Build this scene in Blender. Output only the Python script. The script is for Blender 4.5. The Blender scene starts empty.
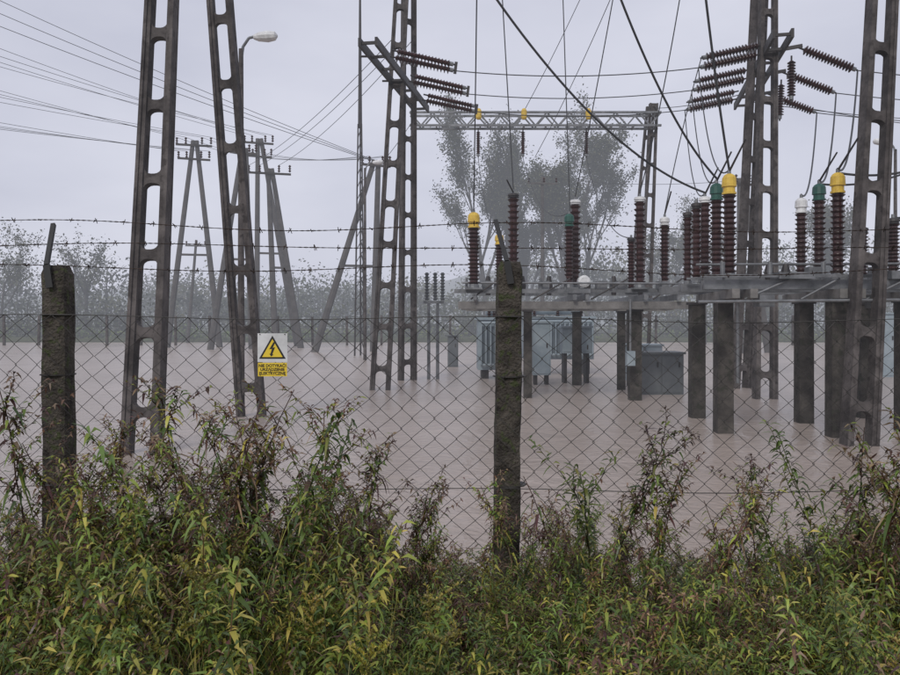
import bpy, math, random
import numpy as np
from mathutils import Vector, Matrix, Euler
random.seed(7); rng=np.random.default_rng(7)
scene=bpy.context.scene
col=scene.collection
R=random.uniform

# ------------------------------------------------------------ materials
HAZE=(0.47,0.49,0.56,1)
def nmat(name):
    m=bpy.data.materials.new(name); m.use_nodes=True
    return m,m.node_tree,m.node_tree.nodes['Principled BSDF']
def add_haze(m,L,start=0.0):  # aerial haze painted into the material: emission blended in with world Y
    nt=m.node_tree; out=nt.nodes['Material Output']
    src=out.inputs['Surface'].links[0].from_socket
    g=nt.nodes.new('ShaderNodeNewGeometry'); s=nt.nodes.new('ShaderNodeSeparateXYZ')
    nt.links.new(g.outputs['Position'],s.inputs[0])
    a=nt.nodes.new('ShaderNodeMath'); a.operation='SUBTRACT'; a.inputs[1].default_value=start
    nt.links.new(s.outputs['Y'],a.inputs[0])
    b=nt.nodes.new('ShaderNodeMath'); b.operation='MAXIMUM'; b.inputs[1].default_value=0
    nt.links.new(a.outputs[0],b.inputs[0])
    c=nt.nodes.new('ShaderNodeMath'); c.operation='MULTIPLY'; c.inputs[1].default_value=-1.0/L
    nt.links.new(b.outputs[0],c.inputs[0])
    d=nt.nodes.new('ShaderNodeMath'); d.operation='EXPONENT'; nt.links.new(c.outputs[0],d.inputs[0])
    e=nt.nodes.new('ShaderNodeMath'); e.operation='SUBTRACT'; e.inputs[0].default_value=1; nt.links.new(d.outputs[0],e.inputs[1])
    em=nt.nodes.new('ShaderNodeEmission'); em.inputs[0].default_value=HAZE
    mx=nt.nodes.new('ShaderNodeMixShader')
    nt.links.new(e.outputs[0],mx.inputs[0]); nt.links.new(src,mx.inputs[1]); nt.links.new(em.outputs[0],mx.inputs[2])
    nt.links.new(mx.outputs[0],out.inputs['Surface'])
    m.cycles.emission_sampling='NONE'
def noisy(name,c1,c2,scale=4,rough=0.7,metal=0,bump=0.2,c3=None,haze=None,spec=0.5):
    m,nt,p=nmat(name)
    tc=nt.nodes.new('ShaderNodeTexCoord')
    n=nt.nodes.new('ShaderNodeTexNoise'); n.inputs['Scale'].default_value=scale; n.inputs['Detail'].default_value=4; n.inputs['Roughness'].default_value=0.65
    nt.links.new(tc.outputs['Object'],n.inputs['Vector'])
    r=nt.nodes.new('ShaderNodeValToRGB'); r.color_ramp.elements[0].position=.33; r.color_ramp.elements[1].position=.68
    r.color_ramp.elements[0].color=(*c1,1); r.color_ramp.elements[1].color=(*c2,1)
    nt.links.new(n.outputs['Fac'],r.inputs[0]); cs=r.outputs[0]
    if c3:
        n2=nt.nodes.new('ShaderNodeTexNoise'); n2.inputs['Scale'].default_value=scale*2.7; n2.inputs['Detail'].default_value=4
        nt.links.new(tc.outputs['Object'],n2.inputs['Vector'])
        r2=nt.nodes.new('ShaderNodeValToRGB'); r2.color_ramp.elements[0].position=.55; r2.color_ramp.elements[1].position=.63
        nt.links.new(n2.outputs['Fac'],r2.inputs[0])
        mx=nt.nodes.new('ShaderNodeMixRGB'); mx.inputs[2].default_value=(*c3,1)
        nt.links.new(r2.outputs[0],mx.inputs[0]); nt.links.new(cs,mx.inputs[1]); cs=mx.outputs[0]
    nt.links.new(cs,p.inputs['Base Color'])
    p.inputs['Roughness'].default_value=rough; p.inputs['Metallic'].default_value=metal
    p.inputs['Specular IOR Level'].default_value=spec
    if bump:
        b=nt.nodes.new('ShaderNodeBump'); b.inputs['Strength'].default_value=bump; b.inputs['Distance'].default_value=0.02
        n3=nt.nodes.new('ShaderNodeTexNoise'); n3.inputs['Scale'].default_value=scale*8; n3.inputs['Detail'].default_value=4
        nt.links.new(tc.outputs['Object'],n3.inputs['Vector']); nt.links.new(n3.outputs['Fac'],b.inputs['Height'])
        nt.links.new(b.outputs[0],p.inputs['Normal'])
    if haze: add_haze(m,haze)
    return m
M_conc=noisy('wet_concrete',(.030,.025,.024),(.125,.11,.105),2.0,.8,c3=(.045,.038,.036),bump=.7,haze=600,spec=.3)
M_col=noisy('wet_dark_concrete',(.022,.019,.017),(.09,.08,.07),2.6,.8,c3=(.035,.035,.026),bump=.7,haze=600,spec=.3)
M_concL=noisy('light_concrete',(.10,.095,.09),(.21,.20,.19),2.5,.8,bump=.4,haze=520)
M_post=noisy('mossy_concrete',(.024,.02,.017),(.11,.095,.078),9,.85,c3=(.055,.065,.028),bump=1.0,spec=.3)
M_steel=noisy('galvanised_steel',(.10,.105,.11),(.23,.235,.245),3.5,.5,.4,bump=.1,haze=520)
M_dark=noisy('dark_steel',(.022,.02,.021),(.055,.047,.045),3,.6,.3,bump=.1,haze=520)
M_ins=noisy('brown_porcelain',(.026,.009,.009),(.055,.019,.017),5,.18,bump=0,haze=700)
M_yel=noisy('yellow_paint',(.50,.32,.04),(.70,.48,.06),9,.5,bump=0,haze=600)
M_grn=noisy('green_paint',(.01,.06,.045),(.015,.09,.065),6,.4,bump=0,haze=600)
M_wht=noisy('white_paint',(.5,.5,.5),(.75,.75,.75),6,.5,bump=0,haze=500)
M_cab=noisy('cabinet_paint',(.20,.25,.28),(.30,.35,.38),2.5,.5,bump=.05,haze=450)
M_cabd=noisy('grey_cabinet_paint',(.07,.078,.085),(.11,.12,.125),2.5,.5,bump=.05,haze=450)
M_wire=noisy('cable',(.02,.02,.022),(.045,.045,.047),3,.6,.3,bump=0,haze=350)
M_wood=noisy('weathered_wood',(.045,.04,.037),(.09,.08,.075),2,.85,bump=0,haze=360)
M_mesh=noisy('fence_wire',(.03,.027,.025),(.085,.08,.075),4,.6,.3,bump=0)
M_barb=noisy('rusty_barbed_wire',(.025,.018,.016),(.06,.04,.032),8,.7,.4,bump=0)
M_black=noisy('black_paint',(.012,.012,.012),(.02,.02,.02),6,.5,bump=0)
M_bark=noisy('bark',(.03,.026,.023),(.06,.053,.046),3,.9,bump=0,haze=290)

def leafmat(name,haze=None,trans=.35,rough=.45):
    m,nt,p=nmat(name)
    a=nt.nodes.new('ShaderNodeAttribute'); a.attribute_name='Col'
    nt.links.new(a.outputs['Color'],p.inputs['Base Color'])
    p.inputs['Roughness'].default_value=rough
    if trans>0:
        t=nt.nodes.new('ShaderNodeBsdfTranslucent'); nt.links.new(a.outputs['Color'],t.inputs[0])
        mx=nt.nodes.new('ShaderNodeMixShader'); mx.inputs[0].default_value=trans
        out=nt.nodes['Material Output']
        nt.links.new(p.outputs[0],mx.inputs[1]); nt.links.new(t.outputs[0],mx.inputs[2]); nt.links.new(mx.outputs[0],out.inputs[0])
    if haze: add_haze(m,haze)
    return m
M_leaf=leafmat('weed_leaves',rough=.38)
M_tleaf=leafmat('tree_leaves',haze=290,trans=0,rough=.9)

# ------------------------------------------------------------ mesh builder
class MB:
    def __init__(s): s.v=[];s.f=[];s.m=[];s.c=[];s.mats=[]
    def mi(s,mat):
        if mat not in s.mats: s.mats.append(mat)
        return s.mats.index(mat)
    def quadbox(s,a,b,mat):
        i=len(s.v); s.v+=[tuple(p) for p in a]+[tuple(p) for p in b]; k=s.mi(mat)
        for q in ((3,2,1,0),(4,5,6,7),(0,1,5,4),(1,2,6,5),(2,3,7,6),(3,0,4,7)):
            s.f.append(tuple(i+j for j in q)); s.m.append(k)
    def box(s,x0,x1,y0,y1,z0,z1,mat):
        s.quadbox([(x0,y0,z0),(x1,y0,z0),(x1,y1,z0),(x0,y1,z0)],[(x0,y0,z1),(x1,y0,z1),(x1,y1,z1),(x0,y1,z1)],mat)
    def bar(s,p0,p1,w,t,mat,up=None,w1=None,t1=None):
        p0=Vector(p0);p1=Vector(p1); ax=(p1-p0).normalized()
        u=Vector(up) if up else (Vector((0,0,1)) if abs(ax.z)<.9 else Vector((1,0,0)))
        u=(u-ax*u.dot(ax)).normalized(); v=ax.cross(u)
        w1=w1 or w; t1=t1 or t
        def lp(p,w,t): return [p-u*w/2-v*t/2,p+u*w/2-v*t/2,p+u*w/2+v*t/2,p-u*w/2+v*t/2]
        s.quadbox(lp(p0,w,t),lp(p1,w1,t1),mat)
    def lathe(s,p0,p1,prof,mat,seg=12):
        p0=Vector(p0);p1=Vector(p1);ax=(p1-p0).normalized()
        u=Vector((1,0,0)) if abs(ax.x)<.9 else Vector((0,1,0))
        u=(u-ax*u.dot(ax)).normalized(); v=ax.cross(u); L=(p1-p0).length; k=s.mi(mat)
        i0=len(s.v)
        for t,r in prof:
            for j in range(seg):
                a=2*math.pi*j/seg
                s.v.append(tuple(p0+ax*L*t+(u*math.cos(a)+v*math.sin(a))*r))
        n=len(prof)
        for a in range(n-1):
            for j in range(seg):
                q=(i0+a*seg+j,i0+a*seg+(j+1)%seg,i0+(a+1)*seg+(j+1)%seg,i0+(a+1)*seg+j)
                s.f.append(q); s.m.append(k)
        s.f.append(tuple(i0+j for j in range(seg))[::-1]); s.m.append(k)
        s.f.append(tuple(i0+(n-1)*seg+j for j in range(seg))); s.m.append(k)
    def tube(s,p0,p1,r0,r1,mat,seg=8): s.lathe(p0,p1,[(0,r0),(1,r1)],mat,seg)
    def build(s,name,parent=None,smooth=False,colors=False):
        me=bpy.data.meshes.new(name); me.from_pydata(s.v,[],s.f)
        for m in s.mats: me.materials.append(m)
        me.polygons.foreach_set('material_index',s.m)
        if smooth: me.polygons.foreach_set('use_smooth',[True]*len(s.f))
        if colors:
            ca=me.color_attributes.new(name='Col',type='FLOAT_COLOR',domain='POINT')
            ca.data.foreach_set('color',np.array(s.c,dtype=np.float32).ravel())
        me.update()
        o=bpy.data.objects.new(name,me); col.objects.link(o)
        if parent: o.parent=parent
        return o
def empty(name):
    e=bpy.data.objects.new(name,None); col.objects.link(e); e.empty_display_size=.3; return e
def polycurve(name,lines,r,mat,parent=None,res=1):
    c=bpy.data.curves.new(name,'CURVE'); c.dimensions='3D'; c.bevel_depth=r; c.bevel_resolution=res; c.materials.append(mat)
    for pts in lines:
        sp=c.splines.new('POLY'); sp.points.add(len(pts)-1)
        a=np.ones((len(pts),4),dtype=np.float32); a[:,:3]=np.array([tuple(p) for p in pts]); sp.points.foreach_set('co',a.ravel())
    o=bpy.data.objects.new(name,c); col.objects.link(o)
    if parent:o.parent=parent
    return o
def sag(a,b,s,n=24):
    a=Vector(a);b=Vector(b)
    return [a.lerp(b,i/n)-Vector((0,0,s*4*(i/n)*(1-i/n))) for i in range(n+1)]

# ------------------------------------------------------------ ground, water, hill
def terr(x,y):
    if y<4.3: z=.47-.05*max(0,y)
    elif y<7: 
        t=(y-4.3)/2.7; z=.255-1.0*t
    elif y<68: z=-.75
    elif y<73: z=-.75+1.1*(y-68)/5
    else: z=.35
    return z+.05*math.sin(x*1.3+y*.7)*math.cos(y*1.9)+.03*math.sin(x*3.1)
xs=np.concatenate([np.linspace(-1500,-60,14),np.linspace(-50,-8,18),np.linspace(-7.5,7.5,61),np.linspace(8,50,18),np.linspace(60,1500,14)])
ys=np.concatenate([np.linspace(-200,-10,8),np.linspace(-8,10,73),np.linspace(12,64,14),np.linspace(65,76,23),np.linspace(80,1600,20)])
mb=MB(); 
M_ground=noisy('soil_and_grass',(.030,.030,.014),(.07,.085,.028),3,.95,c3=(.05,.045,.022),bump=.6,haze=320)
k=mb.mi(M_ground)
mb.v=[(x,y,terr(x,y)) for y in ys for x in xs]; nx=len(xs)
for j in range(len(ys)-1):
    for i in range(nx-1):
        a=j*nx+i; mb.f.append((a,a+1,a+nx+1,a+nx)); mb.m.append(k)
mb.build('ground',smooth=True)

m,nt,p=nmat('muddy_water')
tc=nt.nodes.new('ShaderNodeTexCoord')
def mapped(sc,scale,detail,rgh=.6,dist=0,rot=12):
    mp=nt.nodes.new('ShaderNodeMapping'); mp.inputs['Scale'].default_value=sc; mp.inputs['Rotation'].default_value=(0,0,math.radians(rot))
    nt.links.new(tc.outputs['Object'],mp.inputs[0])
    n=nt.nodes.new('ShaderNodeTexNoise'); n.inputs['Scale'].default_value=scale; n.inputs['Detail'].default_value=detail; n.inputs['Roughness'].default_value=rgh; n.inputs['Distortion'].default_value=dist
    nt.links.new(mp.outputs[0],n.inputs['Vector']); return n
n1=mapped((1,1,1),.22,4,.55,.8)
r=nt.nodes.new('ShaderNodeValToRGB'); r.color_ramp.elements[0].position=.3; r.color_ramp.elements[1].position=.7
r.color_ramp.elements[0].color=(.315,.258,.218,1); r.color_ramp.elements[1].color=(.40,.332,.288,1)
nt.links.new(n1.outputs['Fac'],r.inputs[0]); nt.links.new(r.outputs[0],p.inputs['Base Color'])
p.inputs['Roughness'].default_value=.24; p.inputs['IOR'].default_value=1.33
n2=mapped((1,1.2,1),7,3,.55,.3,35); n3=mapped((1,1,1),1.6,4,.6,1.0,70)
b=nt.nodes.new('ShaderNodeBump'); b.inputs['Strength'].default_value=.55; b.inputs['Distance'].default_value=.03
b3=nt.nodes.new('ShaderNodeBump'); b3.inputs['Strength'].default_value=.5; b3.inputs['Distance'].default_value=.09
nt.links.new(n3.outputs['Fac'],b3.inputs['Height']); nt.links.new(b3.outputs[0],b.inputs['Normal'])
nt.links.new(n2.outputs['Fac'],b.inputs['Height']); nt.links.new(b.outputs[0],p.inputs['Normal'])
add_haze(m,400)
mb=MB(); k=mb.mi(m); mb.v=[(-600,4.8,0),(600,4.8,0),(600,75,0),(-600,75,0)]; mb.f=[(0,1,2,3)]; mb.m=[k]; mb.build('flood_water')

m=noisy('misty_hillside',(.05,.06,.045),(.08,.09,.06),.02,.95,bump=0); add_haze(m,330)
mb=MB(); k=mb.mi(m); N=90
for j,(yy,zz) in enumerate(((330,0),(380,.6),(450,1.0),(600,.9))):
    for i in range(N+1):
        x=-600+1200*i/N
        h=17+9*math.sin(x*.008+1.2)+5*math.sin(x*.021)+2*math.sin(x*.07)+R(-.6,.6)
        mb.v.append((x*(yy/400),yy,max(0,h)*zz-.2))
for j in range(3):
    for i in range(N):
        a=j*(N+1)+i; mb.f.append((a,a+1,a+N+2,a+N+1)); mb.m.append(k)
mb.build('hill',smooth=True)

# ------------------------------------------------------------ lattice pylons
def lattice_leg(mb,p0,p1,w0,w1,t0,t1,mat,pitch=1.2,wdir=(1,0,0),web=.15):
    p0=Vector(p0);p1=Vector(p1);ax=(p1-p0).normalized();L=(p1-p0).length
    u=Vector(wdir); u=(u-ax*u.dot(ax)).normalized(); v=ax.cross(u)
    W=lambda h:w0+(w1-w0)*h/L
    T=lambda h:t0+(t1-t0)*h/L
    ch=.22
    n=max(3,int(L/pitch)); 
    for sgn in(-1,1):
        def lp(h):
            c=p0+ax*h; a=sgn*W(h)/2; bb=sgn*W(h)*(.5-ch); t=T(h)/2
            return [c+u*a-v*t,c+u*bb-v*t,c+u*bb+v*t,c+u*a+v*t]
        mb.quadbox(lp(0),lp(L),mat)
        def lq(h,s2):
            c=p0+ax*h+v*(T(h)/2*s2); a=sgn*(W(h)/2+.004); bb=sgn*(W(h)/2-.045)
            return [c+u*a-v*.001,c+u*bb-v*.001,c+u*bb+v*s2*.028,c+u*a+v*s2*.028]
        for s2 in(-1,1): mb.quadbox(lq(0,s2),lq(L,s2),mat)
    k=mb.mi(mat)
    for i in range(n+1):
        h=L*i/n; hh=web/2*(1.0 if 0<i<n else 2)
        wi=W(h)*(.5-ch)*.999; t=T(h)*.34; fr=wi*.8
        K=4
        top=[(-wi+fr*(1-math.cos(math.pi/2*a/K)), hh+fr*(1-math.sin(math.pi/2*a/K))) for a in range(K+1)]
        top=top+[(-x,y) for x,y in top[::-1]]
        bot=[(x,-y) for x,y in top]
        i0=len(mb.v); m2=len(top)
        for sv in(-1,1):
            for x,y in top: mb.v.append(tuple(p0+ax*min(max(h+y,0),L)+u*x+v*t*sv))
            for x,y in bot: mb.v.append(tuple(p0+ax*min(max(h+y,0),L)+u*x+v*t*sv))
        A=i0;B=i0+m2;C=i0+2*m2;D=i0+3*m2
        for q in range(m2-1):
            mb.f+= [(B+q,B+q+1,A+q+1,A+q),(C+q,C+q+1,D+q+1,D+q),(A+q,A+q+1,C+q+1,C+q),(D+q,D+q+1,B+q+1,B+q)]; mb.m+=[k]*4
def aframe(a,b,apex,w0,w1,spread=.35,d2=(1,0,0)):
    e=empty('concrete_lattice_pylon')
    A=Vector(a);B=Vector(b);P=Vector(apex); d=(B-A).normalized()*spread/2
    for nm,q,o,wd in(('leg_1',A,-d,(1,0,0)),('leg_2',B,d,d2)):
        q0=q+(q-P).normalized()*.6
        mb=MB(); lattice_leg(mb,q0,P+o,w0,w1,.24,.19,M_conc,wdir=wd); mb.build(nm,e)
    mb=MB(); mb.bar(P-d*1.8,P+d*1.8,.25,.4,M_conc); mb.build('cap_block',e)
    return e
e1=aframe((-4.62,12.0,0),(-4.12,16.6,0),(-4.7,14.2,15),.56,.36)
e2=aframe((-2.0,22.9,0),(-1.42,26.6,0),(-1.29,24.6,15),.58,.38,d2=(1,.5,0))
e3=aframe((7.99,20.3,0),(8.55,23.5,0),(8.74,22.0,15),.56,.38,d2=(1,.5,0))
e4=aframe((6.55,12.8,0),(10.2,15.2,0),(8.35,14.6,15),.50,.36)

# insulators
def string_prof(n,L,r,core=.03):
    pr=[(0,core)]
    for i in range(n):
        t0=(i+.15)/n; pr+=[(t0,core),(t0+.35/n,r*.95),(t0+.45/n,r),(t0+.6/n,core)]
    pr.append((1,core)); return pr
def ins_string(mb,p0,p1,n=14,r=.12):
    p0=Vector(p0);p1=Vector(p1);ax=(p1-p0).normalized()
    mb.tube(p0,p0+ax*.2,.025,.025,M_dark,6); mb.tube(p1-ax*.2,p1,.025,.025,M_dark,6)
    mb.lathe(p0+ax*.15,p1-ax*.15,string_prof(n,1,r,.055),M_ins,12)
    mb.tube(p1-ax*.16,p1-ax*.06,.06,.06,M_steel,8)
def post_ins(mb,x,y,z0,z1,r=.12,cap=None,capm=None,n=14):
    mb.lathe((x,y,z0),(x,y,z0+.1),[(0,r*.9),(1,r*.8)],M_steel,12)
    zc=z1-(cap or .08)
    mb.lathe((x,y,z0+.09),(x,y,zc),string_prof(n,1,r,r*.66),M_ins,14)
    cm=capm or M_dark
    mb.lathe((x,y,zc-.01),(x,y,z1),[(0,r*.95),(.1,r*.95),(.12,r*.8),(.35,r*.8),(.37,r),(.8,r*.92),(.93,r*.7),(1,r*.4)],cm,14)
    mb.lathe((x,y,z1-.005),(x,y,z1+.07),[(0,.035),(1,.03)],M_steel,8)

def crossarm(par,p0,p1,h=.22):
    mb=MB(); p0=Vector(p0);p1=Vector(p1); d=(p1-p0).normalized(); s=Vector((d.y,-d.x,0))*.22
    mb.bar(p0+s,p1+s,h,.07,M_dark); mb.bar(p0-s,p1-s,h,.07,M_dark)
    n=6
    for i in range(n+1):
        c=p0.lerp(p1,(i+.1)/(n+.2)); mb.bar(c-s*.85,c+s*.85,.07,.07,M_dark)
    mb.build('crossarm',par)
crossarm(e2,(-2.1,20.4,9.1),(-.95,27,9.1))
crossarm(e3,(8.25,19.8,9.1),(9.7,26.6,9.1))
mb=MB(); CL=[];
for x,y in((-1.6,21.4),(-1.22,23.6),(-.9,25.6)):
    a=(x,y,9.05); b2=(x+1.75,y+.05,8.68); ins_string(mb,a,b2,16,.13); CL.append(b2)
    ins_string(mb,(x+.05,y,9.22),(x+1.75,y+.05,8.84),16,.09)
    mb.bar((x+1.73,y+.05,8.6),(x+1.77,y+.05,8.92),.08,.03,M_dark)
for x,y in ((-2.4,21.4),(-2.0,23.6)):
    mb.tube((x,y,9.05),(x+.5,y,9.05),.03,.03,M_dark,6)
mb.build('insulator_strings',e2)
mb=MB(); DL=[];DR=[]
for x,y in((8.4,21.2),(8.85,23.3),(9.3,25.5)):
    a=(x-.15,y,9.05); b2=(x-1.8,y+.05,8.7); ins_string(mb,a,b2,16,.13); DL.append(b2)
    ins_string(mb,(x-.1,y,9.3),(x-1.75,y+.05,8.95),16,.11)
    a=(x+.75,y-.2,9.15); b2=(x+2.3,y-.2,8.55); ins_string(mb,a,b2,16,.13); DR.append(b2)
    mb.bar((x,y,9.1),(x+.85,y-.2,9.2),.09,.06,M_dark)
ins_string(mb,(9.05,21.2,9.0),(9.0,21.1,7.75),12,.11); ins_string(mb,(9.65,23.3,9.0),(9.6,23.3,7.8),12,.11)
mb.build('insulator_strings',e3)

# ------------------------------------------------------------ portal gantry
g=empty('portal_gantry')
mb=MB(); Y=34; z0,z1=10.2,10.75; xa,xb=-1.7,8.9
for yy in(Y-.3,Y+.3):
    mb.bar((xa,yy,z0),(xb,yy,z0),.09,.09,M_steel); mb.bar((xa,yy,z1),(xb,yy,z1),.09,.09,M_steel)
    n=22
    for i in range(n):
        x0=xa+(xb-xa)*i/n; x1=xa+(xb-xa)*(i+1)/n
        mb.bar((x0,yy,z0 if i%2 else z1),(x1,yy,z1 if i%2 else z0),.06,.05,M_steel)
for i in range(12):
    x=xa+.2+(xb-xa-.4)*i/11; mb.bar((x,Y-.25,z0+.004),(x,Y+.25,z0+.004),.06,.06,M_steel)
mb.build('lattice_beam',g)
mb=MB(); lattice_leg(mb,(8.3,34.4,-.4),(8.65,34,11.2),.5,.35,.22,.18,M_conc); lattice_leg(mb,(8.1,36.5,-.4),(8.65,34.5,11.2),.5,.35,.22,.18,M_conc); mb.build('column',g)
mb=MB()
for x,c in((1.2,M_yel),(3.1,M_yel),(5.8,M_yel)):
    mb.lathe((x,Y-.5,z1-.35),(x,Y-.5,z1+.1),[(0,.08),(.15,.12),(.8,.12),(1,.07)],c,10)
    ins_string(mb,(x,Y,10.15),(x,Y,8.9),12,.1)
mb.build('insulators',g)

# ------------------------------------------------------------ disconnector right
def column(mb,x,y,z,w=.28,mat=None):
    mb.bar((x,y,-.8),(x,y,z),w*1.05,w*1.05,mat or M_col,up=(1,0,0),w1=w,t1=w)
    mb.bar((x,y,z+.002),(x,y,z+.05),w*1.25,w*1.25,M_dark,up=(1,0,0))
d2=empty('high_voltage_disconnector')
mb=MB()
for x,y in((4.85,14.2),(5.06,16.4),(6.62,13.7),(6.9,15.6),(8.2,14.4),(8.5,16.4)): column(mb,x,y,2.31,.27)
mb.build('support_columns',d2)
mb=MB()
for (y,z) in ((13.55,2.60),(14.9,2.60),(16.3,2.60)):
    mb.bar((4.3,y,z),(9.6,y,z),.16,.06,M_steel); 
    mb.bar((4.3,y+.14,z),(9.6,y+.14,z),.16,.06,M_steel)
for x0,x1 in((4.72,5.2),(6.5,7.0),(8.1,8.55)):
    mb.bar((x0,13.2,2.44),(x1,16.7,2.44),.155,.12,M_concL)
    mb.bar((x0+.3,13.2,2.44),(x1+.3,16.7,2.44),.155,.12,M_concL)
mb.bar((4.2,13.4,2.74),(7.3,13.4,2.74),.05,.05,M_steel); mb.bar((4.35,14.7,2.76),(9.6,14.7,2.76),.04,.04,M_steel)
mb.tube((4.1,13.2,2.3),(9.5,13.1,2.35),.025,.025,M_steel); mb.tube((5.0,13.9,2.5),(5.0,13.9,.9),.03,.03,M_steel)
mb.build('steel_frame',d2)
mb=MB()
G2=[]
for x,y,zt,c,cm in((4.78,13.7,4.50,.34,M_yel),(4.98,14.95,4.55,.3,M_grn),(5.16,16.2,4.5,.12,M_wht),
                (6.64,13.7,4.52,.34,M_yel),(6.92,15.0,4.55,.3,M_grn),(7.2,16.4,4.5,.3,M_wht),
                (8.25,14.9,3.9,.1,None),(8.45,16.4,3.9,.1,None)):
    post_ins(mb,x,y,2.70,zt,.125,c,cm,15); G2.append((x,y,zt))
    mb.box(x-.17,x+.17,y-.17,y+.17,2.682,2.72,M_steel)
for x,y in((4.62,15.0),(4.84,16.3)): post_ins(mb,x,y,2.70,4.2,.1,.1,None,13)
for x,y,zt in((4.78,13.7,4.50),(4.98,14.95,4.55),(5.16,16.2,4.5),(6.92,15.0,4.55),(6.64,13.7,4.52)):
    mb.tube((x,y,zt+.04),(x+.12,y-.45,zt+.5),.02,.015,M_dark)
for x,y in((6.3,13.9),(7.4,13.9)): mb.box(x-.1,x+.1,y-.1,y+.1,2.69,2.92,M_steel)
mb.build('post_insulators',d2)
mb=MB()
for x in (4.6,5.4,6.3,7.2): mb.tube((x,13.5,2.72),(x,13.5,2.98),.04,.04,M_steel); 
mb.box(5.5,6.1,13.35,13.75,2.69,2.80,M_steel); mb.box(7.4,8.0,13.4,13.8,2.69,2.83,M_steel)
mb.box(5.15,5.4,13.3,13.6,2.22,2.42,M_steel); mb.box(7.05,7.25,13.3,13.6,2.2,2.42,M_steel)
for x in(4.95,5.7,6.0,6.9,7.6): mb.lathe((x,14.3,2.69),(x,14.3,3.0),[(0,.06),(.5,.09),(1,.05)],M_dark,8)
mb.tube((4.4,14.3,2.99),(8.8,14.3,3.01),.022,.022,M_steel)
for x0,x1 in((4.95,5.75),(5.9,6.55),(7.0,7.7)): mb.tube((x0,13.45,2.35),(x1,13.45,2.7),.02,.02,M_steel)
mb.build('drive_linkage',d2)

# ------------------------------------------------------------ disconnector centre
d1=empty('high_voltage_disconnector')
mb=MB()
for x,y,w in((4.62,20.0,.28),(4.92,23.0,.2),(2.0,20.6,.2),(1.6,24.5,.4),(1.95,26.4,.3),(3.9,24.6,.25),(5.6,24.5,.3)): column(mb,x,y,2.21,w)
mb.build('support_columns',d1)
mb=MB()
mb.bar((.2,19.5,2.36),(5.9,19.5,2.36),.18,.3,M_concL); mb.bar((.3,21.6,2.36),(6.0,21.6,2.36),.18,.3,M_concL); mb.bar((.5,24.4,2.36),(6.6,24.4,2.36),.18,.3,M_concL)
for x in(.6,1.6,3.0,3.3,4.7,5.5):
    mb.bar((x,19.2,2.55),(x+.25,24.8,2.55),.14,.08,M_steel)
mb.bar((.1,19.4,2.70),(3.4,19.4,2.70),.1,.07,M_steel); mb.bar((2.6,20.2,2.75),(5.9,20.2,2.75),.1,.07,M_steel); mb.bar((.6,22.2,2.72),(5.9,22.2,2.72),.1,.07,M_steel)
mb.tube((.3,19.3,2.9),(5.6,19.3,2.88),.025,.025,M_steel)
for x in(.4,1.1,2.2,2.8,3.9,5.1,5.7): mb.tube((x,19.4,2.7),(x,19.4,3.02),.04,.03,M_steel)
for x in(.9,1.3,2.3,3.7,4.2,5.2): mb.box(x-.12,x+.12,19.45,19.8,2.752,2.95,M_steel)
for x in(1.0,1.9,2.6,3.6,4.3,5.0): mb.lathe((x,21.0,2.65),(x,21.0,3.15),[(0,.06),(.5,.1),(1,.05)],M_dark,8)
mb.lathe((3.3,19.6,2.95),(3.3,19.9,2.95),[(0,.10),(.1,.15),(.9,.15),(1,.10)],M_wht,14)
mb.tube((4.35,19.3,2.5),(4.35,19.3,.9),.025,.025,M_steel); mb.box(4.25,4.45,19.2,19.4,.9,1.25,M_cab)
for x0,x1 in((.5,1.2),(2.0,2.9),(3.4,4.3),(4.9,5.6)): mb.tube((x0,19.3,2.5),(x1,19.3,3.0),.02,.02,M_dark)
mb.build('steel_frame',d1)
mb=MB(); G1=[]
for x,y,za,zt,c,cm,rr in((.57,19.2,2.76,4.58,.36,M_yel,.15),(1.38,22.4,2.78,4.4,.28,M_yel,.13),(1.60,20.2,2.8,5.2,.1,None,.15),
   (2.98,20.0,2.8,4.65,.3,M_grn,.13),(3.22,20.6,2.8,5.1,.12,M_wht,.15),(4.77,20.1,2.8,5.1,.12,M_wht,.15),(5.05,22.3,2.78,4.3,.1,None,.12),
   (5.42,20.2,2.8,4.6,.2,M_wht,.13),(3.45,22.3,2.78,4.4,.1,None,.12)):
    post_ins(mb,x,y,za,zt,rr,c,cm,15); G1.append((x,y,zt)); mb.box(x-.2,x+.2,y-.2,y+.2,za-.03,za+.012,M_steel)
mb.tube((1.60,20.2,5.22),(1.4,19.7,5.45),.02,.02,M_dark); mb.tube((5.42,20.2,4.66),(5.5,19.9,5.2),.02,.02,M_dark)
mb.build('post_insulators',d1)

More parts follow.
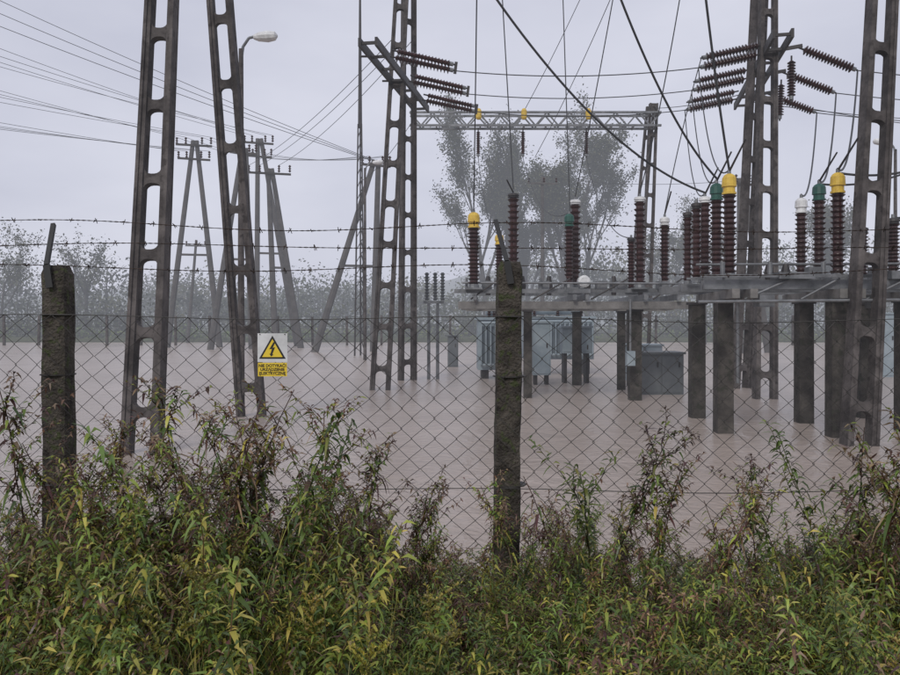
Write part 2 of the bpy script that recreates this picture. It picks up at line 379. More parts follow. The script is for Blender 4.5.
# ------------------------------------------------------------ transformer and cabinets
def transformer(x0,x1,y,z0,z1,name='power_transformer',dep=1.4):
    e=empty(name); mb=MB()
    mb.box(x0,x1,y,y+dep,z0,z1,M_cab); mb.box(x0-.08,x1+.08,y-.08,y+dep+.08,z1+.003,z1+.09,M_cab)
    mb.build('tank',e); mb=MB()
    n=int((x1-x0)/.16)
    for i in range(n):
        x=x0+.1+i*(x1-x0-.2)/(n-1); mb.box(x-.02,x+.02,y-.35,y-.003,z0+.2,z1-.15,M_cab)
    mb.tube((x0+.1,y-.2,z1-.1),(x1-.1,y-.2,z1-.1),.05,.05,M_cab); mb.tube((x0+.1,y-.2,z0+.18),(x1-.1,y-.2,z0+.18),.05,.05,M_cab)
    mb.build('radiator',e); mb=MB()
    mb.lathe((x0+.3,y+1.0,z1+.35),(x1-.3,y+1.0,z1+.35),[(0,.12),(.04,.2),(.96,.2),(1,.12)],M_cab,14)
    for x in (x0+.5,x1-.5): mb.bar((x,y+1,z1+.08),(x,y+1,z1+.2),.08,.08,M_steel)
    mb.build('conservator',e); mb=MB()
    for i in range(3):
        x=x0+.4+i*(x1-x0-.8)/2; mb.lathe((x,y+.4,z1+.08),(x,y+.35,z1+.65),string_prof(6,1,.1,.05),M_ins,12)
    mb.build('bushings',e); mb=MB()
    for x in(x0+.25,x1-.25): mb.box(x-.12,x+.12,y+.1,y+dep-.1,-.7,z0-.003,M_dark)
    mb.build('skids',e)
transformer(2.75,5.3,29.5,.55,2.05); transformer(.95,2.1,27.2,.3,2.0)
def cabinet(x0,x1,y0,y1,z1,mat,z0=-.7):
    e=empty('switchgear_cabinet'); mb=MB()
    mb.box(x0,x1,y0,y1,z0,z1,mat); mb.build('body',e); mb=MB()
    mb.box(x0-.05,x1+.05,y0-.05,y1+.05,z1+.003,z1+.06,mat); mb.build('roof',e); mb=MB()
    n=max(1,round((x1-x0)/.6))
    for i in range(n):
        a=x0+.04+i*(x1-x0-.04)/n; b2=a+(x1-x0-.04)/n-.04
        mb.box(a,b2,y0-.02,y0-.002,max(.06,z0+.05),z1-.06,mat); mb.box(b2-.1,b2-.06,y0-.045,y0-.022,z1*.5+.2,z1*.5+.34,M_dark)
    mb.build('doors',e)
    if z0>0:
        mb=MB()
        for x in(x0+.1,x1-.1): mb.box(x-.05,x+.05,y0+.1,y1-.1,-.7,z0-.003,M_dark)
        mb.build('legs',e)
cabinet(5.05,6.25,21.4,22.3,1.08,M_cabd); cabinet(5.85,6.9,26,26.9,1.15,M_cab); cabinet(14.6,15.6,28,29,2.2,M_cab)
cabinet(3.55,4.45,25.2,25.9,1.75,M_cab,.95); cabinet(-.1,.35,34,34.5,1.3,M_cabd); cabinet(2.55,3.1,24.6,25.2,1.9,M_cab,.3)

sa=empty('surge_arrester_stand'); mb=MB()
for x in(-.72,-.42): mb.tube((x,27,-.5),(x,27,2.6),.06,.05,M_steel)
mb.bar((-.9,27,2.6),(-.2,27,2.6),.1,.1,M_steel)
for x in(-.78,-.5,-.25): mb.lathe((x,27,2.66),(x,27,3.6),string_prof(9,1,.09,.05),M_cabd,12)
mb.build('stand',sa)

# ------------------------------------------------------------ street lamps, mast, wooden poles
def lamp(x,y,h,dx,name='street_lamp',r=.09):
    e=empty(name); mb=MB()
    mb.tube((x,y,-.8),(x,y,h),r,r*.6,M_conc,10); mb.build('post',e); mb=MB()
    p=[Vector((x,y,h-.3)),Vector((x+dx*.15,y,h+.05)),Vector((x+dx*.6,y,h+.25)),Vector((x+dx,y,h+.28))]
    for a,b2 in zip(p,p[1:]): mb.tube(a,b2,.035,.035,M_steel,8)
    mb.build('arm',e); mb=MB()
    s=1 if dx>0 else -1
    mb.lathe((x+dx*.95,y,h+.27),(x+dx*.95+s*.55,y,h+.30),[(0,.05),(.2,.10),(.6,.13),(.9,.10),(1,.03)],M_wht,10); mb.build('head',e)
lamp(-4.78,18.3,8.2,.3,r=.09); lamp(-4.25,40,9.6,.4); lamp(16.7,30,8.4,-.3)
ms=empty('lightning_mast'); mb=MB()
X,Y=-5.06,45
for dx,dy in((-.28,-.28),(.28,-.28),(0,.3)):
    mb.tube((X+dx,Y+dy,-.8),(X+dx*.35,Y+dy*.35,13),.05,.04,M_dark,6)
for i in range(18):
    z=.3+i*.7; f=1-.65*z/13; f2=1-.65*(z+.7)/13
    mb.bar((X-.28*f,Y-.28*f,z),(X+.28*f2,Y-.28*f2,z+.7),.04,.04,M_dark); mb.bar((X+.28*f,Y-.28*f,z),(X,Y+.3*f2,z+.7),.04,.04,M_dark)
mb.tube((X,Y,12.8),(X,Y,24),.12,.03,M_dark,8); mb.build('mast',ms)
def wood_aframe(xc,y,h,xl,xr,arm=1.6,dyy=0,arms=2):
    e=empty('wooden_power_pole'); mb=MB()
    mb.tube((xl,y,-.8),(xc-.12,y+dyy,h),.24,.16,M_wood,8); mb.tube((xr,y+1,-.8),(xc+.12,y+dyy,h),.24,.16,M_wood,8)
    mb.bar(Vector((xl,y,0)).lerp(Vector((xc,y,h)),.45),Vector((xr,y+1,0)).lerp(Vector((xc,y,h)),.45),.15,.12,M_wood)
    mb.build('legs',e); mb=MB(); pts=[]
    for k in range(arms):
        z=h-.3-k*1.0; a=arm*(1-.1*k)
        mb.bar((xc-a,y-.2,z),(xc+a,y-.2,z-.15),.14,.12,M_dark)
        for t in(-.95,-.45,.45,.95):
            px=xc+a*t; mb.lathe((px,y-.2,z),(px,y-.2,z+.5),string_prof(3,1,.11,.05),M_ins,8); pts.append((px,y-.2,z+.5))
    mb.build('crossarms',e); return pts
W1=wood_aframe(-18.5,58,15.0,-20.6,-16.9,1.3); W2=wood_aframe(-14.3,60,15.6,-14.5,-11.5,1.1); W3=wood_aframe(-12.6,56,12.6,-12.2,-10.5,1.5,arms=1)
W4=wood_aframe(-4.6,50,12.0,-8.7,-4.9,.9,arms=1)
wood_aframe(-13.9,54,13.6,-16.3,-13.6,.9,arms=1)
wood_aframe(17.5,48,10.5,17.4,19.6,.9,arms=1)
def upole(x,y,h,lean,arm):
    e=empty('utility_pole'); mb=MB(); mb.tube((x,y,-.5),(x+lean,y,h),.17,.11,M_wood,8); mb.bar((x+lean-arm,y-.15,h-.5),(x+lean+arm,y-.15,h-.55),.12,.1,M_wood)
    for t in(-.9,0.1,.9): mb.lathe((x+lean+arm*t,y-.15,h-.46),(x+lean+arm*t,y-.15,h-.1),string_prof(2,1,.1,.05),M_ins,8)
    mb.build('pole',e)
upole(-23,70,9,.8,.9); upole(6.7,58,12.4,0,1.1); upole(21,66,8.5,.1,.8)

# ------------------------------------------------------------ wires
wl=[]; wt=[]
for a,b2 in zip(CL,DL): wl.append(sag(a,b2,.18))
for i,a in enumerate(DR): wl.append(sag(a,(24,20+2*i,8.6),.5))
wt+=[sag((-1.6,12.6,11.0),(5.16,16.2,4.58),1.25,40), sag((1.55,11.8,9.6),(4.98,14.95,4.65),.75,40),
     sag((3.9,12.6,8.2),(4.78,13.7,4.58),.2,20)]
for i,gp in enumerate(G2[3:6]):
    wt.append(sag(DR[i],(gp[0],gp[1],gp[2]+.07),.8,30))
wt+=[sag((12.5,16,7.8),G2[4],.9,30),sag((11,13,7.2),G2[3],.9,30),sag(G2[6],(12,15.5,5.6),.4,20)]
for i,gp in enumerate(G2[0:3]): wl.append(sag(DL[i],(gp[0],gp[1],gp[2]+.07),.9))
wl+=[sag((.55,16,9.6),(.57,19.2,4.6),.05),sag((1.2,20,12),(1.60,20.2,5.3),.05),sag((4.2,19,11.5),(3.22,20.6,5.15),.15),
     sag((5.6,19,10.5),(4.77,20.1,5.2),.35),sag((5.1,30,14.5),(3.1,34,10.8),.1),sag((2.9,21,12.5),(3.0,20,4.7),.05),
     sag((5.9,24.2,14.2),(3.6,33.8,8.9),.3),sag((6.3,20,8.6),(5.42,20.2,4.7),-.2),
     sag((1.2,34,8.9),(1.38,22.4,4.4),.8),sag((3.1,34,8.9),(3.0,20.0,4.7),.9),sag((5.8,34,8.9),(5.05,22.3,4.3),.9),
     sag((-1.5,34,10.6),(-5.0,45,9.8),.3),sag((8.7,34,11),(9.3,25.5,9.2),.1)]
wl+=[sag((-1.29,24.6,15),(8.74,22,15),.4)]
tgt=[(-60,22,24),(-60,20,22),(-62,18,19),(-55,24,19.5),(-55,20,17),(-60,30,18),(-60,26,16.5),(-58,22,15)]
for a,b2 in zip(W1,tgt): wl.append(sag(a,b2,1.0))
for a,b2 in zip(W2[:4],tgt[2:6]): wl.append(sag(a,(b2[0]+8,b2[1]-4,b2[2]+5),1.3))
for a in W3[:3]: wl.append(sag(a,(-2.2+.4*W3.index(a),30,12.5),.5))
for a,b2 in zip(W4,W1): wl.append(sag(a,b2,.8))
for i in range(3): wl.append(sag((-4.0,40+i,10+i*.2),(-45,26+i*3,25+1.8*i),1.0))
wl+=[sag((9.7,26,9.1),(34,40,12.5),.6),sag((9.7,25,8.9),(34,38,11),.6),sag((17.5,48,10.4),(6.8,58,12.4),.4)]
pl=empty('power_lines')
polycurve('thin_conductors',wl,.014,M_wire,pl); polycurve('thick_conductors',wt,.021,M_wire,pl)

# ------------------------------------------------------------ far perimeter fence
pf=empty('perimeter_fence'); mb=MB()
for i in range(-38,40):
    x=i*2.7; mb.bar((x,63,-.8),(x+R(-.06,.06),63,2.35+R(-.08,.05)),.17,.17,M_conc,up=(1,0,0)); 
mb.build('posts',pf)
polycurve('wires',[[(-105,63,z),(105,63,z+R(-.03,.03))] for z in(.3,.9,1.5,2.0,2.25)],.015,M_wire,pf)

# ------------------------------------------------------------ near chain link fence
FY=4.3; cf=empty('chain_link_fence')
lines=[]; cw=.118; ch_=.108; x=-7.2; n=0; ztop=2.02; rows=15
def dz(x): return -.018*math.sin((x-.296)/2.39*math.pi)**2 -.004*x
def dyf(x,z): return .012*math.sin(x*2.3+z*1.7)+.01*math.sin(x*5.1-z*3)
while x<8.2:
    pts=[]; jx=R(-.004,.004)
    for j in range(rows*2+1):
        z=ztop-j*ch_/2
        xx=x+jx+(1 if j%2==0 else -1)*cw/4*(1 if n%2==0 else -1)*1.06
        pts.append((xx+.012*math.sin(z*5+x*2)+.007*math.sin(x*7+z*11)+R(-.003,.003),FY-.088+dyf(x,z)+(.003 if (j+n)%2 else -.003),z+dz(x)+.007*math.sin(x*3.7+z*2)*(j>0)))
    lines.append(pts); x+=cw/2; n+=1
polycurve('chain_link_mesh',lines,.0022,M_mesh,cf,0)
def wire_line(z,amp=.01,step=.06,off=-.09):
    return [(x,FY+off+amp*math.sin(x*3+z*9)*.4,z+dz(x)*1.4+amp*math.sin(x*2.1+z*20)) for x in np.arange(-7.2,8.2,step)]
polycurve('tension_wires',[wire_line(2.02,.003),wire_line(1.12,.006),wire_line(.50,.005)],.0024,M_mesh,cf)
bl=[]; barbs=[]
for z in(2.525,2.405,2.285):
    base=wire_line(z,.014,.03,-.03+(z-2.28)*.5)
    for ph in(0,math.pi):
        bl.append([(p[0],p[1]+.0022*math.cos(p[0]*90+ph),p[2]+.0022*math.sin(p[0]*90+ph)) for p in base])
    for p in base[::5]:
        p=Vector(p)+Vector((R(-.02,.02),0,0))
        for q in range(2):
            d=Vector((R(-.35,.35),R(-1,1),R(-1,1))).normalized()*.017
            c=p+Vector((q*.006,0,0)); barbs.append([c-d,c+d])
        barbs.append([p+Vector((-.005,0,.004)),p+Vector((.011,0,-.004))])
polycurve('barbed_wire',bl,.0019,M_barb,cf); polycurve('barbs',barbs,.0021,M_barb,cf)
def rough_post(x,top,lean,par):
    mb=MB(); k=mb.mi(M_post); nz=60; z0=-.3; ring=20
    for j in range(nz+1):
        z=z0+(top-z0)*j/nz; w=.073-.007*j/nz
        if j==nz: w*=.8
        for i in range(ring):
            a=2*math.pi*(i+.5)/ring; c,s=math.cos(a),math.sin(a); mxx=max(abs(c),abs(s)); rr=w/mxx; rr=min(rr,w*1.27)
            rr+=R(-.002,.002)+.003*math.sin(z*9+i)
            mb.v.append((x+lean*(z-.3)+c*rr,FY+s*rr,z+(R(-.008,.006) if j==nz else 0)))
    for j in range(nz):
        for i in range(ring):
            mb.f.append((j*ring+i,j*ring+(i+1)%ring,(j+1)*ring+(i+1)%ring,(j+1)*ring+i)); mb.m.append(k)
    mb.f.append(tuple(nz*ring+i for i in range(ring))); mb.m.append(k)
    tx=x+lean*(top-.3)
    mb.bar((tx-.0,FY-.09,top-.12),(tx-.02,FY-.085,top-.0),.035,.012,M_black,up=(1,0,0))
    mb.bar((tx-.02,FY-.085,top-.002),(tx-.07,FY+.09,top+.235),.022,.022,M_black,up=(1,0,0))
    for z in(2.02,1.7,1.12,.5): mb.lathe((tx,FY,z-.003+dz(x)),(tx,FY,z+.003+dz(x)),[(0,.091),(1,.091)],M_mesh,10)
    mb.build('post',par)
for i in range(-3,4):
    x=.296+2.39*i
    rough_post(x,2.31 if i!=-1 else 2.29,.012 if i==0 else R(-.012,.012),cf)

# ------------------------------------------------------------ warning sign
ws=empty('warning_sign'); SX,SY,SZ=-.930,4.19,1.855
mb=MB(); M_signy=noisy('sign_yellow',(.68,.47,.03),(.8,.58,.04),12,.5,bump=0)
mb.box(SX-.078,SX+.078,SY,SY+.002,SZ-.075,SZ+.075,M_wht); mb.build('white_plate',ws)
mb=MB(); mb.box(SX-.076,SX+.076,SY,SY+.002,SZ-.15,SZ-.079,M_signy); mb.build('yellow_plate',ws)
def flat(pts,y,mat,nm):
    mb=MB(); k=mb.mi(mat); mb.v=[(SX+a,y,SZ+b_) for a,b_ in pts]; mb.f=[tuple(range(len(pts)))]; mb.m=[k]; mb.build(nm,ws)
flat([(-.07,-.058),(.07,-.058),(0,.064)],SY-.001,M_black,'triangle_border')
flat([(-.054,-.049),(.054,-.049),(0,.045)],SY-.002,M_signy,'triangle_field')
flat([(.006,.03),(-.016,-.008),(-.002,-.006),(-.010,-.032),(-.016,-.030),(-.006,-.046),(.006,-.036),(0,-.034),(.014,.003),(.002,0),(.014,.026)],SY-.003,M_black,'lightning_bolt')
for i,(t,sz) in enumerate((('NIE DOTYKAĆ!',.021),('URZĄDZENIE',.021),('ELEKTRYCZNE',.021))):
    c=bpy.data.curves.new('text','FONT'); c.body=t; c.size=sz; c.align_x='CENTER'; c.offset=.0006; c.materials.append(M_black)
    o=bpy.data.objects.new('lettering_%d'%(i+1),c); col.objects.link(o); o.parent=ws; o.location=(SX,SY-.0015,SZ-.101-.02*i); o.rotation_euler=(math.pi/2,0,0)
mb=MB()
for a,b_ in((-.065,.07),(.065,.07),(-.065,-.142),(.065,-.142)): mb.tube((SX+a,SY-.004,SZ+b_),(SX+a,SY+.03,SZ+b_),.003,.003,M_dark,6)
mb.build('fixings',ws)

# ------------------------------------------------------------ weeds
LS=.86
def leaf(mb,b,d,L,w,droop,c):
    L*=LS; w*=LS*.98
    b=Vector(b); d=Vector(d).normalized()
    s=d.cross(Vector((0,0,1))); 
    if s.length<.05: s=Vector((1,0,0))
    s=(s.normalized()+Vector((R(-.3,.3),R(-.3,.3),R(-.5,.5)))).normalized()
    p1=b+d*L*.35; p2=b+d*L*.7-Vector((0,0,droop*L*.25)); p3=b+d*L*.98-Vector((0,0,droop*L*.6))
    i=len(mb.v); n=Vector((0,0,w*.18))
    for q in(b,p1-s*w/2+n,p1+s*w/2+n,p2-s*w*.36,p2+s*w*.36,p3): mb.v.append(tuple(q))
    f=R(.65,1.35)
    cc=(c[0]*f,c[1]*f,c[2]*f,1); mb.c+=[cc]*6
    mb.f+=[(i,i+2,i+1),(i+1,i+2,i+4),(i+1,i+4,i+3),(i+3,i+4,i+5)]
def stemseg(mb,pts,r0,r1,c):
    n=len(pts); i0=len(mb.v)
    for a,p in enumerate(pts):
        r=r0+(r1-r0)*a/(n-1)
        for j in range(3):
            an=math.pi*2/3*j; mb.v.append((p[0]+r*math.cos(an),p[1]+r*math.sin(an),p[2])); mb.c.append((*c,1))
    for a in range(n-1):
        for j in range(3):
            q=(i0+a*3+j,i0+a*3+(j+1)%3,i0+(a+1)*3+(j+1)%3,i0+(a+1)*3+j)
            mb.f+=[(q[0],q[1],q[2]),(q[0],q[2],q[3])]
GREENS=[(.15,.22,.04),(.20,.28,.05),(.11,.17,.037),(.27,.32,.06),(.08,.13,.033),(.17,.25,.065)]
YEL=[(.40,.37,.08),(.34,.33,.07),(.45,.37,.09)]
BRN=[(.16,.085,.05),(.09,.045,.034),(.24,.155,.095),(.12,.055,.055),(.31,.22,.14)]
def pick(mix):
    r=random.random()
    return random.choice(GREENS if r<mix[0] else (YEL if r<mix[0]+mix[1] else BRN))
def stem_path(h,lean,n=10,start=Vector((0,0,0)),d0=Vector((0,0,1))):
    a=R(0,6.28); dx=Vector((math.cos(a),math.sin(a),0)); pts=[]
    for i in range(n+1):
        t=i/n; pts.append(start+d0*h*t+dx*(lean*t*t*h)+Vector((R(-1,1),R(-1,1),0))*.006)
    return pts
def interp(pts,t):
    f=t*(len(pts)-1); i=min(int(f),len(pts)-2); return pts[i].lerp(pts[i+1],f-i)
def weed(kind):
    mb=MB()
    if kind in('green','mixed','yellow'):
        mix={'green':(.84,.09),'mixed':(.6,.17),'yellow':(.55,.38)}[kind]
        p=stem_path(1,R(.05,.35)); stemseg(mb,p,.0045,.002,(.15,.10,.05) if kind!='green' else (.14,.17,.05))
        n=random.randint(95,130); ang=R(0,6)
        for i in range(n):
            t=.12+.88*i/n; ang+=2.4+R(-.3,.3)
            m2=(mix[0]*(.5+.5*t),mix[1]) if t<.4 else mix
            L=R(.07,.14)*(1-.35*t)
            leaf(mb,interp(p,t),(math.cos(ang),math.sin(ang),R(.1,.9)),L,R(.012,.022),R(.2,1.8),pick(m2))
        for q in range(random.randint(2,6)):
            t0=R(.4,.85); a=R(0,6.28); d=Vector((math.cos(a)*.55,math.sin(a)*.55,.8)).normalized()
            pp=stem_path(R(.18,.34),.2,6,start=interp(p,t0),d0=d); stemseg(mb,pp,.003,.0012,(.1,.09,.03))
            for i in range(28):
                ang+=2.4; leaf(mb,interp(pp,.1+.9*i/28),(math.cos(ang),math.sin(ang),R(.1,.9)),R(.04,.085),R(.009,.015),R(.2,1.4),pick(mix))
    elif kind in('seed','seed2'):
        p=stem_path(1,R(.05,.28)); stemseg(mb,p,.005,.002,(.12,.06,.04)); ang=0
        for i in range(85):
            t=.1+.85*i/85; ang+=2.4+R(-.3,.3)
            leaf(mb,interp(p,t),(math.cos(ang),math.sin(ang),R(-.5,.7)),R(.06,.12),R(.009,.018),R(.5,2.2),pick((.55,.09) if kind=='seed' else (.25,.1)))
        for q in range(random.randint(12,18)):
            t0=R(.42,.98); a=R(0,6.28); d=Vector((math.cos(a)*.6,math.sin(a)*.6,.7)).normalized()
            pp=stem_path(R(.12,.30)*(1.3-t0*.6),.35,6,start=interp(p,t0),d0=d); stemseg(mb,pp,.0025,.001,(.11,.06,.035))
            for i in range(34):
                ang+=2.4; t=.1+.9*i/34
                c=pick((.45,.12)) if t<.55 else random.choice(BRN+[GREENS[3]])
                leaf(mb,interp(pp,t),(math.cos(ang),math.sin(ang),R(-.2,.9)),R(.02,.06),R(.007,.014),R(0,1.4),c)
    elif kind=='flower':
        p=stem_path(1,R(.05,.25)); stemseg(mb,p,.0045,.002,(.16,.14,.04)); ang=0
        for i in range(85):
            t=.1+.75*i/85; ang+=2.4
            leaf(mb,interp(p,t),(math.cos(ang),math.sin(ang),R(.1,.8)),R(.05,.11),R(.010,.018),R(.2,1.6),pick((.75,.2)))
        for q in range(14):
            t0=R(.72,1); a=R(0,6.28); d=Vector((math.cos(a)*.8,math.sin(a)*.8,.55)).normalized()
            pp=stem_path(R(.08,.16),.1,5,start=interp(p,t0),d0=d); stemseg(mb,pp,.002,.001,(.2,.18,.04))
            for i in range(36):
                leaf(mb,interp(pp,.15+.85*i/36),(R(-1,1),R(-1,1),R(.3,1)),R(.014,.026),R(.007,.012),0,random.choice([(.42,.34,.06),(.34,.30,.07),(.28,.27,.08),(.25,.18,.08)]))
    elif kind=='grass':
        for i in range(70):
            a=R(0,6.28); L=R(.4,1.0); c=pick((.5,.38)); b0=Vector((R(-.08,.08),R(-.08,.08),0)); d=Vector((math.cos(a),math.sin(a),0)); o=R(.15,.75)
            i0=len(mb.v); s=Vector((-d.y,d.x,0))*R(.0015,.004)
            for j in range(7):
                t=j/6; q=b0+Vector((0,0,L*(t-.35*o*t*t)))+d*(o*L*t*t); w=(1-t)*1.0+.1
                mb.v+=[tuple(q-s*w),tuple(q+s*w)]; mb.c+=[(*c,1)]*2
            for j in range(6): q=(i0+2*j,i0+2*j+1,i0+2*j+3,i0+2*j+2); mb.f+=[(q[0],q[1],q[2]),(q[0],q[2],q[3])]
    elif kind=='broad':
        for q in range(6):
            p=stem_path(R(.4,.9),R(.2,.6)); stemseg(mb,p,.004,.002,(.08,.05,.03)); ang=R(0,6)
            for i in range(18):
                ang+=2.4; leaf(mb,interp(p,.2+.8*i/18),(math.cos(ang),math.sin(ang),R(0,.6)),R(.05,.10),R(.025,.042),R(.3,1.4),pick((.75,.1)))
    return np.array(mb.v,dtype=np.float32),np.array(mb.f,dtype=np.int32),np.array(mb.c,dtype=np.float32)
LIB={}
for kd,n in(('green',7),('mixed',7),('yellow',4),('seed',8),('seed2',5),('flower',3),('grass',5),('broad',4)):
    LIB[kd]=[weed(kd) for _ in range(n)]
ex=[-6,-2.14,-1.85,-1.52,-1.19,-.81,-.52,-.14,.14,.52,.71,1.09,1.47,1.8,2.14,6]
ez=[1.05,1.24,1.14,1.28,1.33,1.36,1.20,1.04,.93,1.02,1.10,.92,1.02,1.17,1.12,1.05]
def env(x): return float(np.interp(x,ex,ez))
AV=[];AF=[];AC=[];off=0
def put(kind,x,y,h,lean=.2):
    global off
    V,F,C=random.choice(LIB[kind])
    Rm=np.array(Euler((R(-lean,lean),R(-lean,lean)+.07,R(0,6.28))).to_matrix(),dtype=np.float32)
    s=np.array([max(.72,h),max(.72,h),h],dtype=np.float32)
    v=(V*s)@Rm.T+np.array([x,y,terr(x,y)-.02],dtype=np.float32)
    k=R(.6,1.35); cc=C.copy(); cc[:,:3]*=np.array([k*R(.92,1.1),k,k*R(.85,1.1)],dtype=np.float32)
    AV.append(v.astype(np.float32));AF.append(F+off);AC.append(cc);off+=len(V)
for i in range(2200):
    x=R(-5.5,5.5); y=1.75+3.3*random.random()**.85
    if abs(x)>y*.75+.6: continue
    h=(env(x*3.8/y) - .3)*R(.58,1.06)
    if y>3.9: h*=R(.75,.95)
    kind=random.choices(['green','mixed','yellow','seed','seed2','flower','grass','broad'],[5.5,5,2.6,4.5,2.6,.9,2.5,1.5])[0]
    if y<2.9: kind=random.choices(['green','mixed','yellow','flower','grass','seed2'],[4.5,4,4.5,1.6,4,.7])[0]
    put(kind,x,y,max(.35,h))
for x,y,zt,kd in((-1.95,3.7,1.68,'seed'),(-2.1,3.6,1.55,'green'),(-1.85,4.0,1.45,'seed'),(-1.2,3.6,1.58,'green'),(-1.05,3.7,1.66,'seed'),(-.95,3.5,1.6,'seed'),(-.8,3.6,1.62,'green'),
   (-1.45,3.6,1.62,'mixed'),(-1.25,3.75,1.6,'seed2'),(-.7,3.65,1.5,'green'),(-.9,3.8,1.5,'seed'),(-1.6,3.7,1.45,'seed'),(-1.0,3.6,1.45,'seed'),
   (-.85,3.9,1.58,'seed'),(-.62,3.7,1.58,'seed'),(-.5,3.8,1.45,'mixed'),(-.48,3.6,1.40,'seed2'),(-1.5,3.4,1.4,'seed2'),(-.3,3.8,1.2,'seed'),
   (.62,3.7,1.5,'seed'),(.68,3.9,1.42,'green'),(.58,3.8,1.3,'seed2'),(.95,3.6,1.32,'seed'),(1.0,3.8,1.3,'mixed'),(.4,3.9,1.2,'seed'),(1.78,3.7,1.45,'green'),(1.9,3.8,1.45,'seed'),(1.82,3.5,1.55,'seed'),(2.15,3.7,1.3,'seed'),
   (1.35,3.7,1.15,'seed'),(1.5,3.8,1.25,'seed'),(1.65,3.6,1.25,'mixed'),(1.2,3.8,1.2,'seed2'),(.1,3.9,1.1,'seed2'),(-.1,3.9,1.15,'seed'),(2.2,3.5,1.4,'seed')):
    put(kd,x,y,(zt-terr(x,y))/.98,.1)
V=np.concatenate(AV);F=np.concatenate(AF);C=np.concatenate(AC)
me=bpy.data.meshes.new('weed_thicket'); me.vertices.add(len(V)); me.vertices.foreach_set('co',V.ravel())
me.loops.add(F.size); me.loops.foreach_set('vertex_index',F.ravel())
me.polygons.add(len(F)); me.polygons.foreach_set('loop_start',np.arange(0,F.size,3,dtype=np.int32)); me.polygons.foreach_set('loop_total',np.full(len(F),3,dtype=np.int32))
me.update(calc_edges=True); me.materials.append(M_leaf)
ca=me.color_attributes.new(name='Col',type='FLOAT_COLOR',domain='POINT'); ca.data.foreach_set('color',C.ravel())
o=bpy.data.objects.new('weed_thicket',me); col.objects.link(o); print('tris',len(F))

# ------------------------------------------------------------ trees
def grow(mb,p,d,L,r,depth,tips,spread):
    n=4; q=Vector(p); dd=Vector(d)
    for i in range(n):
        nd=(dd+Vector((R(-1,1),R(-1,1),R(-.1,.9)))*.10).normalized(); q2=q+nd*L/n
        ra=r*(1-.45*i/n); rb=r*(1-.45*(i+1)/n)
        mb.tube(q,q2,ra,rb,M_bark,4 if depth<2 else 6); q=q2; dd=nd
        if depth>0 and i>=1:
            for _ in range(random.choice((1,2,2))):
                a=R(0,6.28); sd=Vector((math.cos(a),math.sin(a),0)); nd2=(dd*R(.7,1.1)+sd*spread).normalized()
                grow(mb,q,nd2,L*R(.45,.68),rb*.62,depth-1,tips,spread)
    tips.append((q,dd)); 
    if depth<=1: tips.append((Vector(p).lerp(q,.5),dd))
def leafq(v,f,c,p,s,cc):
    i=len(v); a=Vector((R(-1,1),R(-1,1),R(-1,1))).normalized()*s; b_=a.cross(Vector((R(-1,1),R(-1,1),R(-1,1)))).normalized()*s*.6
    v+= [tuple(p-a),tuple(p+b_),tuple(p+a),tuple(p-b_)]; f.append((i,i+1,i+2,i+3)); c+=[(*cc,1)]*4
def tree(name,x,y,h,spread,nl,ls,cl,depth=4,dens=14,lean=0,trunk=.5,cs=.016):
    e=empty(name); mb=MB(); tips=[]
    random.seed(int(x*13+y*7)&0xffff)
    grow(mb,(x,y,0),(lean,0,1),h*trunk,h*.016,depth,tips,spread)
    zt=max(t[0].z for t in tips); k=h/zt
    mb.v=[(x+(a-x)*k,y+(b_-y)*k,c_*k) for a,b_,c_ in mb.v]; mb.build('trunk_and_limbs',e)
    tips=[(Vector((x+(t.x-x)*k,y+(t.y-y)*k,t.z*k)),d) for t,d in tips]
    v=[];f=[];c=[]; random.shuffle(tips); tips=tips[:nl]
    for (p,d) in tips:
        cc=random.choice(cl); f0=R(.55,1.4); sc=R(.5,1.5); nn=int(dens*R(.3,1.5))
        for _ in range(nn):
            q=p+Vector((random.gauss(0,1),random.gauss(0,1),random.gauss(0,1.5)))*h*cs*sc
            leafq(v,f,c,q,ls*R(.6,1.2),(cc[0]*f0,cc[1]*f0,cc[2]*f0))
    lb=MB(); lb.mi(M_tleaf); lb.v=v; lb.f=f; lb.m=[0]*len(f); lb.c=c; lb.build('foliage',e,colors=True)
OL=[(.045,.052,.025),(.06,.065,.03),(.032,.038,.02),(.075,.075,.038)]
tree('poplar_tree',4.0,84,25,.26,1000,.135,OL,4,17,cs=.013)
tree('poplar_tree',6.2,86,23,.22,700,.135,OL,4,15,cs=.013)
tree('poplar_tree',11.4,82,24.5,.36,1500,.135,OL,4,17,cs=.014)
tree('poplar_tree',14.8,86,22.5,.30,1000,.135,OL,4,16,cs=.013)
tree('poplar_tree',9.0,90,18,.30,800,.135,OL,4,15,cs=.013)
tree('willow_tree',-45,80,12,.6,260,.13,OL,3,8)
tree('willow_tree',-38,84,11,.6,200,.13,OL,3,8)
tree('willow_tree',26,92,17,.45,900,.14,OL,4,14)
tree('willow_tree',44,90,16,.5,900,.14,OL,4,14)
random.seed(11)
v=[];f=[];c=[]; tb=MB()
GB=[(.08,.11,.035),(.06,.085,.03),(.10,.12,.04)]
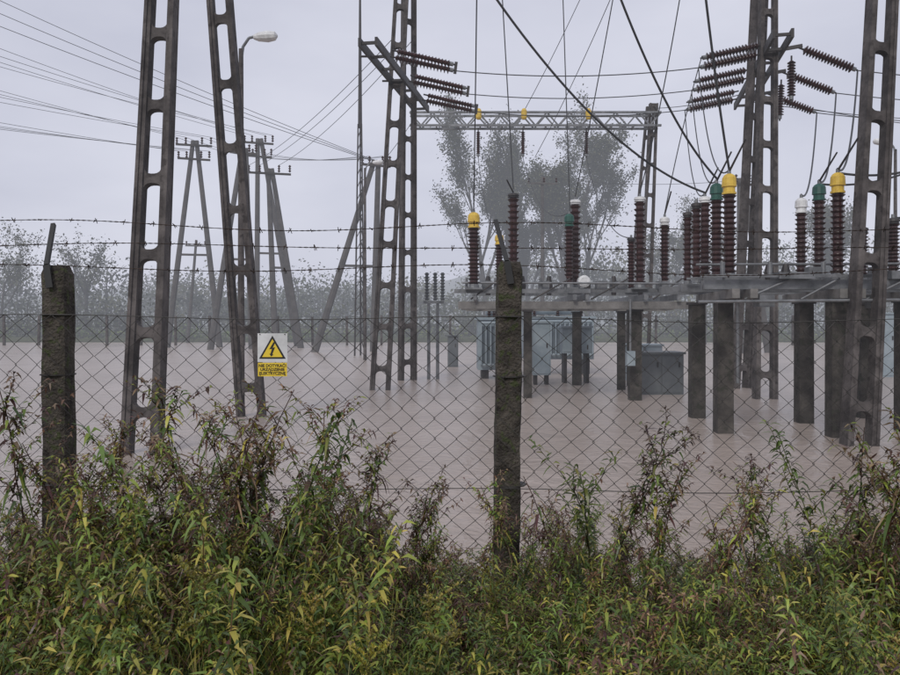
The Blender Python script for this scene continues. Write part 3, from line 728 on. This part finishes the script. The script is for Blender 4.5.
def clump_tree(x,y,h,w,n,s,pal=OL):
    cc=random.choice(pal); cs=[(Vector((x+random.gauss(0,w*.35),y+random.gauss(0,w*.3),h*R(.25,.92))),R(.5,1)) for _ in range(9)]
    for _ in range(n):
        ctr,k=random.choice(cs); q=ctr+Vector((random.gauss(0,1),random.gauss(0,1),random.gauss(0,.8)))*w*.17
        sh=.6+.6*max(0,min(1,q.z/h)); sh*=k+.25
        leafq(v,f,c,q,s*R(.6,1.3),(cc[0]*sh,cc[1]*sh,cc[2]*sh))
    tb.tube((x,y,0),(x+R(-.5,.5),y,h*.8),.18 if h>5 else .06,.05,M_bark,5)
    for _ in range(4 if h>5 else 1):
        z=h*R(.3,.7); tb.tube((x,y,z),(x+R(-1,1)*w*.4,y+R(-1,1)*w*.3,z+h*R(.15,.35)),.08,.02,M_bark,4)
for i in range(170):
    y=R(92,160); x=R(-.75,.75)*y; h=(R(9,15) if x>8 or x<-.42*y else R(6,10.5))*y/125
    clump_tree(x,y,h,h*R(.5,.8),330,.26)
for i in range(150):
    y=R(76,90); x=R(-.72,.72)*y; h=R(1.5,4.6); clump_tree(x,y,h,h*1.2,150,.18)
for i in range(120):
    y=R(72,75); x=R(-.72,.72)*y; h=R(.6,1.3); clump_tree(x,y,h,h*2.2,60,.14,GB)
lb=MB(); lb.mi(M_tleaf); lb.v=v; lb.f=f; lb.m=[0]*len(f); lb.c=c
te=empty('distant_tree_line'); lb.build('foliage',te,colors=True); tb.build('trunks',te)

# ------------------------------------------------------------ world, sun, camera
w=bpy.data.worlds.new('World'); scene.world=w; w.use_nodes=True; nt=w.node_tree
bg=nt.nodes['Background']; sky=nt.nodes.new('ShaderNodeTexSky'); sky.sky_type='NISHITA'; sky.sun_disc=False
sky.sun_elevation=math.radians(38); sky.sun_rotation=math.radians(200); sky.air_density=1; sky.dust_density=3
tc=nt.nodes.new('ShaderNodeTexCoord'); mp=nt.nodes.new('ShaderNodeMapping'); mp.inputs['Scale'].default_value=(1,1,2.6)
nt.links.new(tc.outputs['Generated'],mp.inputs[0])
n=nt.nodes.new('ShaderNodeTexNoise'); n.inputs['Scale'].default_value=2.2; n.inputs['Detail'].default_value=5; n.inputs['Roughness'].default_value=.5
nt.links.new(mp.outputs[0],n.inputs['Vector'])
r=nt.nodes.new('ShaderNodeValToRGB'); r.color_ramp.elements[0].position=.3; r.color_ramp.elements[1].position=.7
r.color_ramp.elements[0].color=(5.6,5.75,6.85,1); r.color_ramp.elements[1].color=(7.4,7.5,8.5,1)
nt.links.new(n.outputs['Fac'],r.inputs[0])
mx=nt.nodes.new('ShaderNodeMixRGB'); mx.inputs[0].default_value=.94
nt.links.new(sky.outputs[0],mx.inputs[1]); nt.links.new(r.outputs[0],mx.inputs[2]); nt.links.new(mx.outputs[0],bg.inputs[0]); bg.inputs[1].default_value=.1
sd=bpy.data.lights.new('sun','SUN'); sd.energy=1.5; sd.angle=math.radians(15); sd.color=(1,.97,.92)
so=bpy.data.objects.new('sun',sd); col.objects.link(so)
az=math.radians(200); el=math.radians(38)
dirv=Vector((math.sin(az)*math.cos(el),math.cos(az)*math.cos(el),math.sin(el)))
so.rotation_euler=dirv.to_track_quat('Z','Y').to_euler()
cd=bpy.data.cameras.new('camera'); co=bpy.data.objects.new('camera',cd); col.objects.link(co)
co.location=(0,0,2.0); co.rotation_euler=(math.pi/2,0,0); cd.sensor_width=36; cd.lens=32; cd.shift_y=-17.5/900; cd.clip_end=4000; cd.clip_start=.05
scene.camera=co
scene.view_settings.view_transform='Standard'; scene.view_settings.look='None'; scene.view_settings.exposure=0
